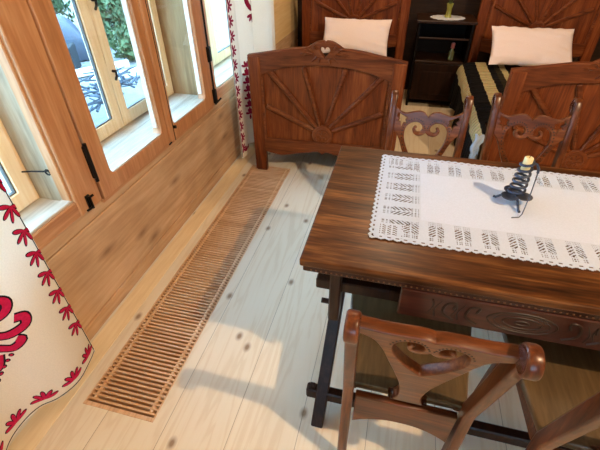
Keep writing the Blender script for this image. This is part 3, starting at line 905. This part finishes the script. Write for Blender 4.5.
# ------------------------------------------------------------------ nightstand between the beds
ns = thing('nightstand', 'dark wooden nightstand with open niche between the two headboards', 'nightstand', (.335, 4.30, 0))
W2, D2 = .235, .19
obj('top_board', BX((-W2-.028, -D2-.025, .775), (W2+.028, D2, .80), .005), DARKX, ns)
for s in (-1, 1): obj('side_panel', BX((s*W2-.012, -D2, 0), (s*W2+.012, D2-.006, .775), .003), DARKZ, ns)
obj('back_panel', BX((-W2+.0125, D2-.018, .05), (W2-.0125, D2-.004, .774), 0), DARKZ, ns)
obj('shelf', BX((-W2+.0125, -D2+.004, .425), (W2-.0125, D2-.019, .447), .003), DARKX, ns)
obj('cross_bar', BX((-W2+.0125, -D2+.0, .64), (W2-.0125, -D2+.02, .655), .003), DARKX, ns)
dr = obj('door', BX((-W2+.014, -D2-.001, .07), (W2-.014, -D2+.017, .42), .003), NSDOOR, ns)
obj('door_panel', BX((-W2+.085, -D2-.008, .135), (W2-.085, -D2-.0012, .355), .006), NSDOOR, dr)
obj('knob', lathe(bmesh.new(), [(.004, 0), (.011, .006), (.011, .012), (.004, .018)], (W2-.05, -D2-.02, .25), 12), IRON, dr)
# doily, vase with flowers, little things in the niche
bm = bmesh.new(); pts = []
for k in range(64):
    a = k*2*PI/64; r = .125+.014*abs(math.sin(a*8)); pts.append((1.15*r*math.cos(a), r*math.sin(a)))
plate(bm, pts, [[(1.15*.10*math.cos(q)+.006*math.cos(w), .10*math.sin(q)+.006*math.sin(w)) for w in [j*PI/4 for j in range(8)]] for q in [i*PI/8 for i in range(16)]], .003, .0005)
o = obj('lace_doily', bm, LINEN); o.location = (.345, 4.265, .8017); tag(o, 'small white lace doily under the vase on the dark nightstand', 'doily')
vs = thing('flower_vase', 'small glass vase with red flowers on the white doily', 'vase', (.345, 4.265, .8037))
VG = plain('yellow_green_glass', (150, 150, 70), .15, 0, .2, 20, .8)
obj('vase_body', lathe(bmesh.new(), [(.028, 0), (.032, .006), (.024, .03), (.022, .07), (.032, .115), (.029, .115), (.018, .07), (.016, .04)], (0, 0, 0), 20), VG, vs, True)
STEM = plain('stem_green', (58, 84, 34), .6); PETAL = plain('red_petals', (176, 30, 34), .6)
for k in range(6):
    a = k*PI/3+.3; r = .05+.012*(k % 3); hgt = .19+.02*(k % 4)
    fl = obj('stem', tube(bmesh.new(), cr([(0, 0, .05), (.012*math.cos(a), .012*math.sin(a), .12), (r*math.cos(a), r*math.sin(a), hgt)], 4, False), .002, 6), STEM, vs)
    bm = bmesh.new()
    for q in range(6):
        b_ = q*PI/3
        bmesh.ops.create_icosphere(bm, subdivisions=1, radius=.014, matrix=T(r*math.cos(a)+.014*math.cos(b_), r*math.sin(a)+.014*math.sin(b_), hgt+.004*(q % 2)))
    obj('bloom', bm, PETAL, fl, True)
o = thing('small_bottle', 'small pinkish-capped bottle standing in the open niche of the nightstand', 'bottle', (.44, 4.20, .4475))
obj('bottle_body', lathe(bmesh.new(), [(.022, 0), (.026, .004), (.026, .07), (.012, .095), (.012, .105)], (0, 0, 0), 16), plain('dim_green_glass', (92, 98, 66), .3), o, True)
obj('cap', lathe(bmesh.new(), [(.016, .1055), (.018, .108), (.018, .150), (.012, .156)], (0, 0, 0), 14), plain('pink_cap', (150, 88, 84), .5), o, True)

# ------------------------------------------------------------------ curtains
class Cloth:
    def __init__(s, plan, z0, z1, side=1):
        s.P = cr([(a, b, 0) for a, b in plan], 8, False); s.z0, s.z1, s.side = z0, z1, side
        s.L = [0]
        for a, b in zip(s.P, s.P[1:]): s.L.append(s.L[-1]+(b-a).length)
    def base(s, u):
        u = max(0, min(s.L[-1]-1e-6, u))
        for i in range(len(s.L)-1):
            if s.L[i+1] >= u: break
        k = (u-s.L[i])/(s.L[i+1]-s.L[i]); return s.P[i].lerp(s.P[i+1], k)
    def pt(s, u, z, off=0):
        p = s.base(u); q = s.base(u+.01); r = s.base(u-.01); t_ = (q-r).normalized()
        n = Vector((-t_.y, t_.x, 0))*s.side
        return Vector((p.x, p.y, z))+n*off
    def mesh(s, du=.02, dz=.05):
        bm = bmesh.new(); nu = int(s.L[-1]/du); nz = int((s.z1-s.z0)/dz); g_ = []
        for i in range(nu+1):
            u = s.L[-1]*i/nu
            g_.append([bm.verts.new(s.pt(u, s.z0+(s.z1-s.z0)*j/nz)) for j in range(nz+1)])
        for A, B in zip(g_, g_[1:]):
            for j in range(nz): bm.faces.new((A[j], B[j], B[j+1], A[j+1]))
        return bm
    def patch(s, bm, poly, off):
        """flat shape (u,z polygon) sewn on the cloth"""
        c = [sum(p[k] for p in poly)/len(poly) for k in (0, 1)]
        vc = bm.verts.new(s.pt(c[0], c[1], off)); vs_ = [bm.verts.new(s.pt(p[0], p[1], off)) for p in poly]
        for a, b in zip(vs_, vs_[1:]+vs_[:1]): bm.faces.new((vc, a, b))
    def stroke(s, bm, path, w, off, taper=False):
        path = cr([(a, b, 0) for a, b in path], 5, False); N = len(path); prev = None
        for i, p in enumerate(path):
            t_ = (path[min(i+1, N-1)]-path[max(i-1, 0)]).normalized(); n = Vector((-t_.y, t_.x, 0))
            ww = w*(1 if not taper else math.sin(PI*(.12+.86*i/(N-1)))**.6)/2
            a = bm.verts.new(s.pt(p.x+n.x*ww, p.y+n.y*ww, off)); b = bm.verts.new(s.pt(p.x-n.x*ww, p.y-n.y*ww, off))
            if prev: bm.faces.new((prev[0], prev[1], b, a))
            prev = (a, b)
def leaf(cu, cz, ang, l, w):
    c, s = math.cos(ang), math.sin(ang); out = []
    for k in range(14):
        t_ = k/14*2*PI; a = l/2*(1-math.cos(t_)); b = w/2*math.sin(t_)*(abs(math.sin(t_/2)))**.6
        out.append((cu+a*c-b*s, cz+a*s+b*c))
    return out
def sprig(cl, par, mats, u, z, dirs, l=.05, w=.015, outline=True):
    bm = bmesh.new(); n0 = 0
    for a in dirs:
        a = math.radians(a)
        cl.patch(bm, leaf(u, z, a, l, w), .0024)
    n0 = len(bm.faces)
    if outline:
        for a in dirs:
            a = math.radians(a)
            cl.patch(bm, leaf(u-.003*math.cos(a), z-.003*math.sin(a), a, l+.007, w+.006), .0012)
    bm.faces.ensure_lookup_table()
    for f in bm.faces[n0:] if outline else []: f.material_index = 1
    return obj('embroidered_sprig', bm, mats, par)
# front curtain: u runs from the leading edge (far end) towards the camera
cl = Cloth([(-1.105, .742), (-1.088, .69), (-1.072, .60), (-1.098, .525), (-1.145, .475), (-1.160, .41), (-1.150, .34), (-1.105, .26), (-1.078, .16), (-1.11, .06), (-1.135, -.05), (-1.09, -.15), (-1.10, -.26)], .045, 1.95, 1)
cu_ = thing('embroidered_curtain', 'wide cream curtain with a big red folk motif and leaf border, nearest the camera', 'curtain', (0, 0, 0), 0, 'embroidered window curtains')
o = obj('cloth', cl.mesh(), CURT, cu_, 60)
side = 1 if cl.pt(.3, .5, .01).x > cl.pt(.3, .5).x else -1; cl.side *= side
for k in range(1, 20):
    sprig(cl, cu_, [RED, BLK], .020, .137+.0925*k+.028, (28, -18, -62, -108, -150))
for u in (.05, .155, .265, .375, .49, .61):
    sprig(cl, cu_, [RED, BLK], u, .080, (20, 58, 96, 134, 168), .046)
blk = bmesh.new()
cl.stroke(blk, [(.006, .06), (.006, .5), (.006, 1.0), (.006, 1.94)], .005, .0012)
cl.stroke(blk, [(.006+k*.04, .054) for k in range(26)], .005, .0012)
obj('edge_stitching', blk, BLK, cu_)
red, blk = bmesh.new(), bmesh.new()
uc, zc = .350, .455
for path, w in (
    ([(-.12, .150), (-.155, .120), (-.14, .085), (-.09, .075), (-.03, .095), (.02, .075)], .024),
    ([(-.15, .045), (-.175, .030), (-.165, .0), (-.11, -.005), (-.05, .02), (.0, .01), (.05, .03)], .026),
    ([(-.125, -.035), (-.135, -.05), (-.10, -.065), (-.05, -.04), (.03, -.05)], .024),
    ([(-.06, -.075), (-.035, -.125), (0, -.085), (.03, -.13), (.06, -.08), (0, -.055), (-.06, -.075)], .020),
    ([(-.02, .16), (.03, .20), (.08, .16), (.12, .09), (.10, .02)], .024),
    ([(.05, .03), (.10, -.02), (.15, .02), (.18, .09)], .024),
    ([(.10, -.06), (.16, -.05), (.19, -.02)], .022)):
    pth = [(uc+a, zc+b) for a, b in path]
    cl.stroke(blk, pth, w+.012, .0012); cl.stroke(red, pth, w, .0024)
for k in range(7):
    p = (uc-.105+.018*k, zc-.075-.0185*k)
    cl.patch(blk, [(p[0]+.0085*math.cos(q), p[1]+.0085*math.sin(q)) for q in [j*PI/5 for j in range(10)]], .0012)
    cl.patch(red, [(p[0]+.0045*math.cos(q), p[1]+.0045*math.sin(q)) for q in [j*PI/5 for j in range(10)]], .0024)
em = obj('motif_embroidery', red, RED, cu_)
obj('motif_outline', blk, BLK, em)

# far curtain, gathered beside the left bed
c2 = Cloth([(-1.112, 2.525), (-1.100, 2.56), (-1.095, 2.61), (-1.115, 2.68), (-1.165, 2.735), (-1.14, 2.80), (-1.10, 2.84), (-1.085, 2.89), (-1.115, 2.95), (-1.175, 3.01), (-1.18, 3.06), (-1.13, 3.11), (-1.08, 3.18), (-1.075, 3.27), (-1.10, 3.38), (-1.14, 3.48), (-1.135, 3.58)], .05, 1.95, 1)
cu2 = thing('embroidered_curtain', 'narrow cream curtain with dark red sprigs hanging beside the bed post', 'curtain', (0, 0, 0), 0, 'embroidered window curtains')
obj('cloth', c2.mesh(), CURT, cu2, 60)
if c2.pt(.1, .5, .01).x < c2.pt(.1, .5).x: c2.side *= -1
for k in range(20):
    sprig(c2, cu2, [REDD, BLK], .020, .13+.088*k, (0, 50, -50, 95, -95), .040, .017, False)
for u in (.06, .12): sprig(c2, cu2, [REDD, BLK], u, .09, (40, 75, 110, 145), .04, .018, False)
blk = bmesh.new()
c2.stroke(blk, [(.005, .06), (.005, .5), (.005, 1.0), (.005, 1.94)], .005, .0012)
obj('edge_stitching', blk, BLK, cu2)
for z0 in (.30, .36, .42, .48, .54, .60, .66):
    sprig(c2, cu2, [REDD, BLK], .325, z0, (20, 70, 110, 160, -90), .045, .022, False)
u0 = .415; red = bmesh.new()
c2.stroke(red, [(u0-.04, 1.16), (u0-.045, 1.08), (u0, 1.035), (u0+.045, 1.08), (u0+.04, 1.16)], .034, .002)
obj('embroidered_heart', red, REDD, cu2)
sprig(c2, cu2, [REDD, BLK], u0, 1.0, (-90, -50, -130, -15, -165), .055, .024, False)

# ------------------------------------------------------------------ outdoors
gz = -.6
bm = bmesh.new()
N = 40; G = {}
for i in range(N+1):
    for j in range(N+1):
        x, y = -1.6-22*i/N, -12+38*j/N
        G[i, j] = bm.verts.new((x, y, gz+.05*math.sin(x*1.3)*math.sin(y*.9)-.03))
for i in range(N):
    for j in range(N): bm.faces.new((G[i, j], G[i+1, j], G[i+1, j+1], G[i, j+1]))
gr = obj('ground', bm, plain('pale_gravel', (120, 118, 116), .9, 0, .18, 6)); struct(gr)
LEAF = plain('leaf_green', (74, 92, 56), .6, 0, .35, 3); LEAF2 = plain('leaf_dark_green', (44, 62, 42), .6, 0, .35, 3)
BARK = plain('bark', (66, 52, 44), .9)
def bush(name, label, loc, rx, rz_, n, seed, mat, trunk=.0):
    r = random.Random(seed)
    b = thing(name, label, 'bush' if trunk < .5 else 'tree', loc, 0, 'greenery outside the windows')
    bm = bmesh.new()
    for k in range(n):
        while True:
            d = Vector((r.uniform(-1, 1), r.uniform(-1, 1), r.uniform(-1, 1)))
            if .35 < d.length < 1: break
        bump = 1+.2*math.sin(d.x*7+seed)*math.sin(d.z*6+seed)
        p = Vector((d.x*rx*bump, d.y*rx*bump, trunk+rz_+d.z*rz_*bump))
        s = r.uniform(.05, .11); a = Vector((r.uniform(-1, 1), r.uniform(-1, 1), r.uniform(-.6, .6))).normalized(); q = a.orthogonal().normalized()
        q = (Matrix.Rotation(r.uniform(0, 6.28), 3, a) @ q); w_ = a.cross(q)
        vs_ = [bm.verts.new(p+v) for v in (-q*s, w_*s*.45, q*s, -w_*s*.45)]
        bm.faces.new(vs_)
    obj('foliage', bm, mat, b)
    bm = bmesh.new()
    for k in range(5):
        a = k*1.256; tube(bm, [(0.03*math.cos(a), .03*math.sin(a), 0), (rx*.25*math.cos(a), rx*.25*math.sin(a), trunk+rz_*.6), (rx*.6*math.cos(a), rx*.6*math.sin(a), trunk+rz_*1.4)], .04, 6, False, .012)
    obj('branches', bm, BARK, b)
    return b
bush('green_bush', 'light green bush seen through the left pane of the middle window', (-8.6, 8.3, gz), .85, .75, 2600, 1, LEAF)
bush('green_bush', 'tall green shrub seen through the middle pane of the window', (-6.6, 8.5, gz), .60, .85, 3000, 2, LEAF)
bush('green_bush', 'dark green shrub farthest back outside the middle window', (-7.6, 11.0, gz), 1.2, 1.0, 3000, 3, LEAF2)
bush('green_bush', 'small low green plants outside beside the pale ground', (-5.3, 7.25, gz), .38, .30, 900, 5, LEAF)
# rounded grey-blue covered heap
bm = bmesh.new()
NU, NV = 40, 16; rows = []
for j in range(NV+1):
    th = PI/2*j/NV; row = []
    for i in range(NU):
        a = 2*PI*i/NU; rr_ = 1+.06*math.sin(5*a+3*th)+.04*math.sin(9*a)
        row.append(bm.verts.new((.75*rr_*math.cos(a)*math.cos(th)**.7 if j < NV else .001*math.cos(a), .55*rr_*math.sin(a)*math.cos(th)**.7 if j < NV else .001*math.sin(a), .80*math.sin(th))))
    rows.append(row)
for A, B in zip(rows, rows[1:]):
    for i in range(NU): bm.faces.new((A[i], A[(i+1) % NU], B[(i+1) % NU], B[i]))
o = obj('covered_heap', bm, plain('grey_blue_cover', (66, 72, 86), .6, 0, .15, 4), None, 80); o.location = (-6.9, 6.9, gz)
tag(o, 'rounded grey-blue covered heap outside the middle window', 'covered heap')
# pale beams and tangled grey branches nearer the house
for k, (p0, p1, lab) in enumerate((((-5.55, 5.75, -.52), (-5.0, 6.6, -.52), 'upper pale timber beam lying outside below the grey heap'), ((-5.0, 5.5, -.53), (-4.5, 6.3, -.53), 'lower pale timber beam lying outside beside the tangled branches'))):
    o = obj('timber_beam', bar(bmesh.new(), p0, p1, .12, .10, (0, 0, 1), .008), plain('pale_timber_%d' % k, (214, 208, 200), .8)); tag(o, lab, 'beam', 'pale beams outside')
    bm = bmesh.new()
br = random.Random(11); bm.free(); bm = bmesh.new()
for k in range(70):
    a = br.uniform(0, 6.28); p = Vector((br.uniform(-.5, .5), br.uniform(-.6, .6), br.uniform(0.02, .25)))
    d = Vector((math.cos(a), math.sin(a), br.uniform(-.2, .6)))*br.uniform(.15, .4)
    tube(bm, [p-d*.5+Vector((0, 0, .1)), p+Vector((br.uniform(-.05, .05), br.uniform(-.05, .05), .12)), p+d*.5+Vector((0, 0, .1))], .02, 5, False, .008)
o = obj('brush_pile', bm, plain('blue_grey_twigs', (58, 66, 78), .8, 0, .4, 8)); o.location = (-4.3, 4.85, gz)
tag(o, 'tangled pile of blue-grey branches outside the left pane', 'brush pile')
o = obj('dark_crate', BX((-.28, -.25, 0), (.28, .25, .42), .01), plain('dark_blue_grey_box', (24, 28, 34), .8)); o.location = (-6.1, 6.15, gz); o.rotation_euler = (0, 0, .5)
tag(o, 'dark blue-grey box outside in front of the grey heap', 'box')

# ------------------------------------------------------------------ light
w = bpy.data.worlds.new('sky'); bpy.context.scene.world = w; w.use_nodes = True
bg = w.node_tree.nodes['Background']
bg.inputs[0].default_value = (.37, .68, 1.0, 1); bg.inputs[1].default_value = 16.5
li = bpy.data.lights.new('ceiling_spotlight', 'POINT'); li.energy = 370; li.color = (1.0, .72, .44); li.shadow_soft_size = .022
o = bpy.data.objects.new('ceiling_spotlight', li); C.objects.link(o); o.location = (1.80, -.15, 3.2)
li = bpy.data.lights.new('bedside_spotlight', 'POINT'); li.energy = 80; li.color = (1.0, .70, .44); li.shadow_soft_size = .05
o = bpy.data.objects.new('bedside_spotlight', li); C.objects.link(o); o.location = (.12, 3.6, 2.7)

# ------------------------------------------------------------------ camera
Xc = Vector((.96973, .14327, -.19773)); Yc = Vector((.24407, -.59247, .76773)); Zc = Vector((-.00716, -.79275, -.60951))
cam = bpy.data.cameras.new('camera'); cam.sensor_width = 36; cam.sensor_fit = 'HORIZONTAL'; cam.lens = 36*387.12/600
cam.clip_start = .02; cam.clip_end = 200
co = bpy.data.objects.new('camera', cam); C.objects.link(co)
right = Vector((Xc.x, Yc.x, Zc.x)).normalized(); fwd = Vector((Xc.z, Yc.z, Zc.z)).normalized()
up = right.cross(fwd).normalized(); right = fwd.cross(up).normalized()
co.matrix_world = Matrix(((right.x, up.x, -fwd.x, 0), (right.y, up.y, -fwd.y, 0), (right.z, up.z, -fwd.z, 1.48), (0, 0, 0, 1)))
S = bpy.context.scene; S.camera = co
vs_ = S.view_settings; vs_.view_transform = 'Standard'; vs_.look = 'None'; vs_.gamma = 1; vs_.use_curve_mapping = False
vs_.exposure = -0.10
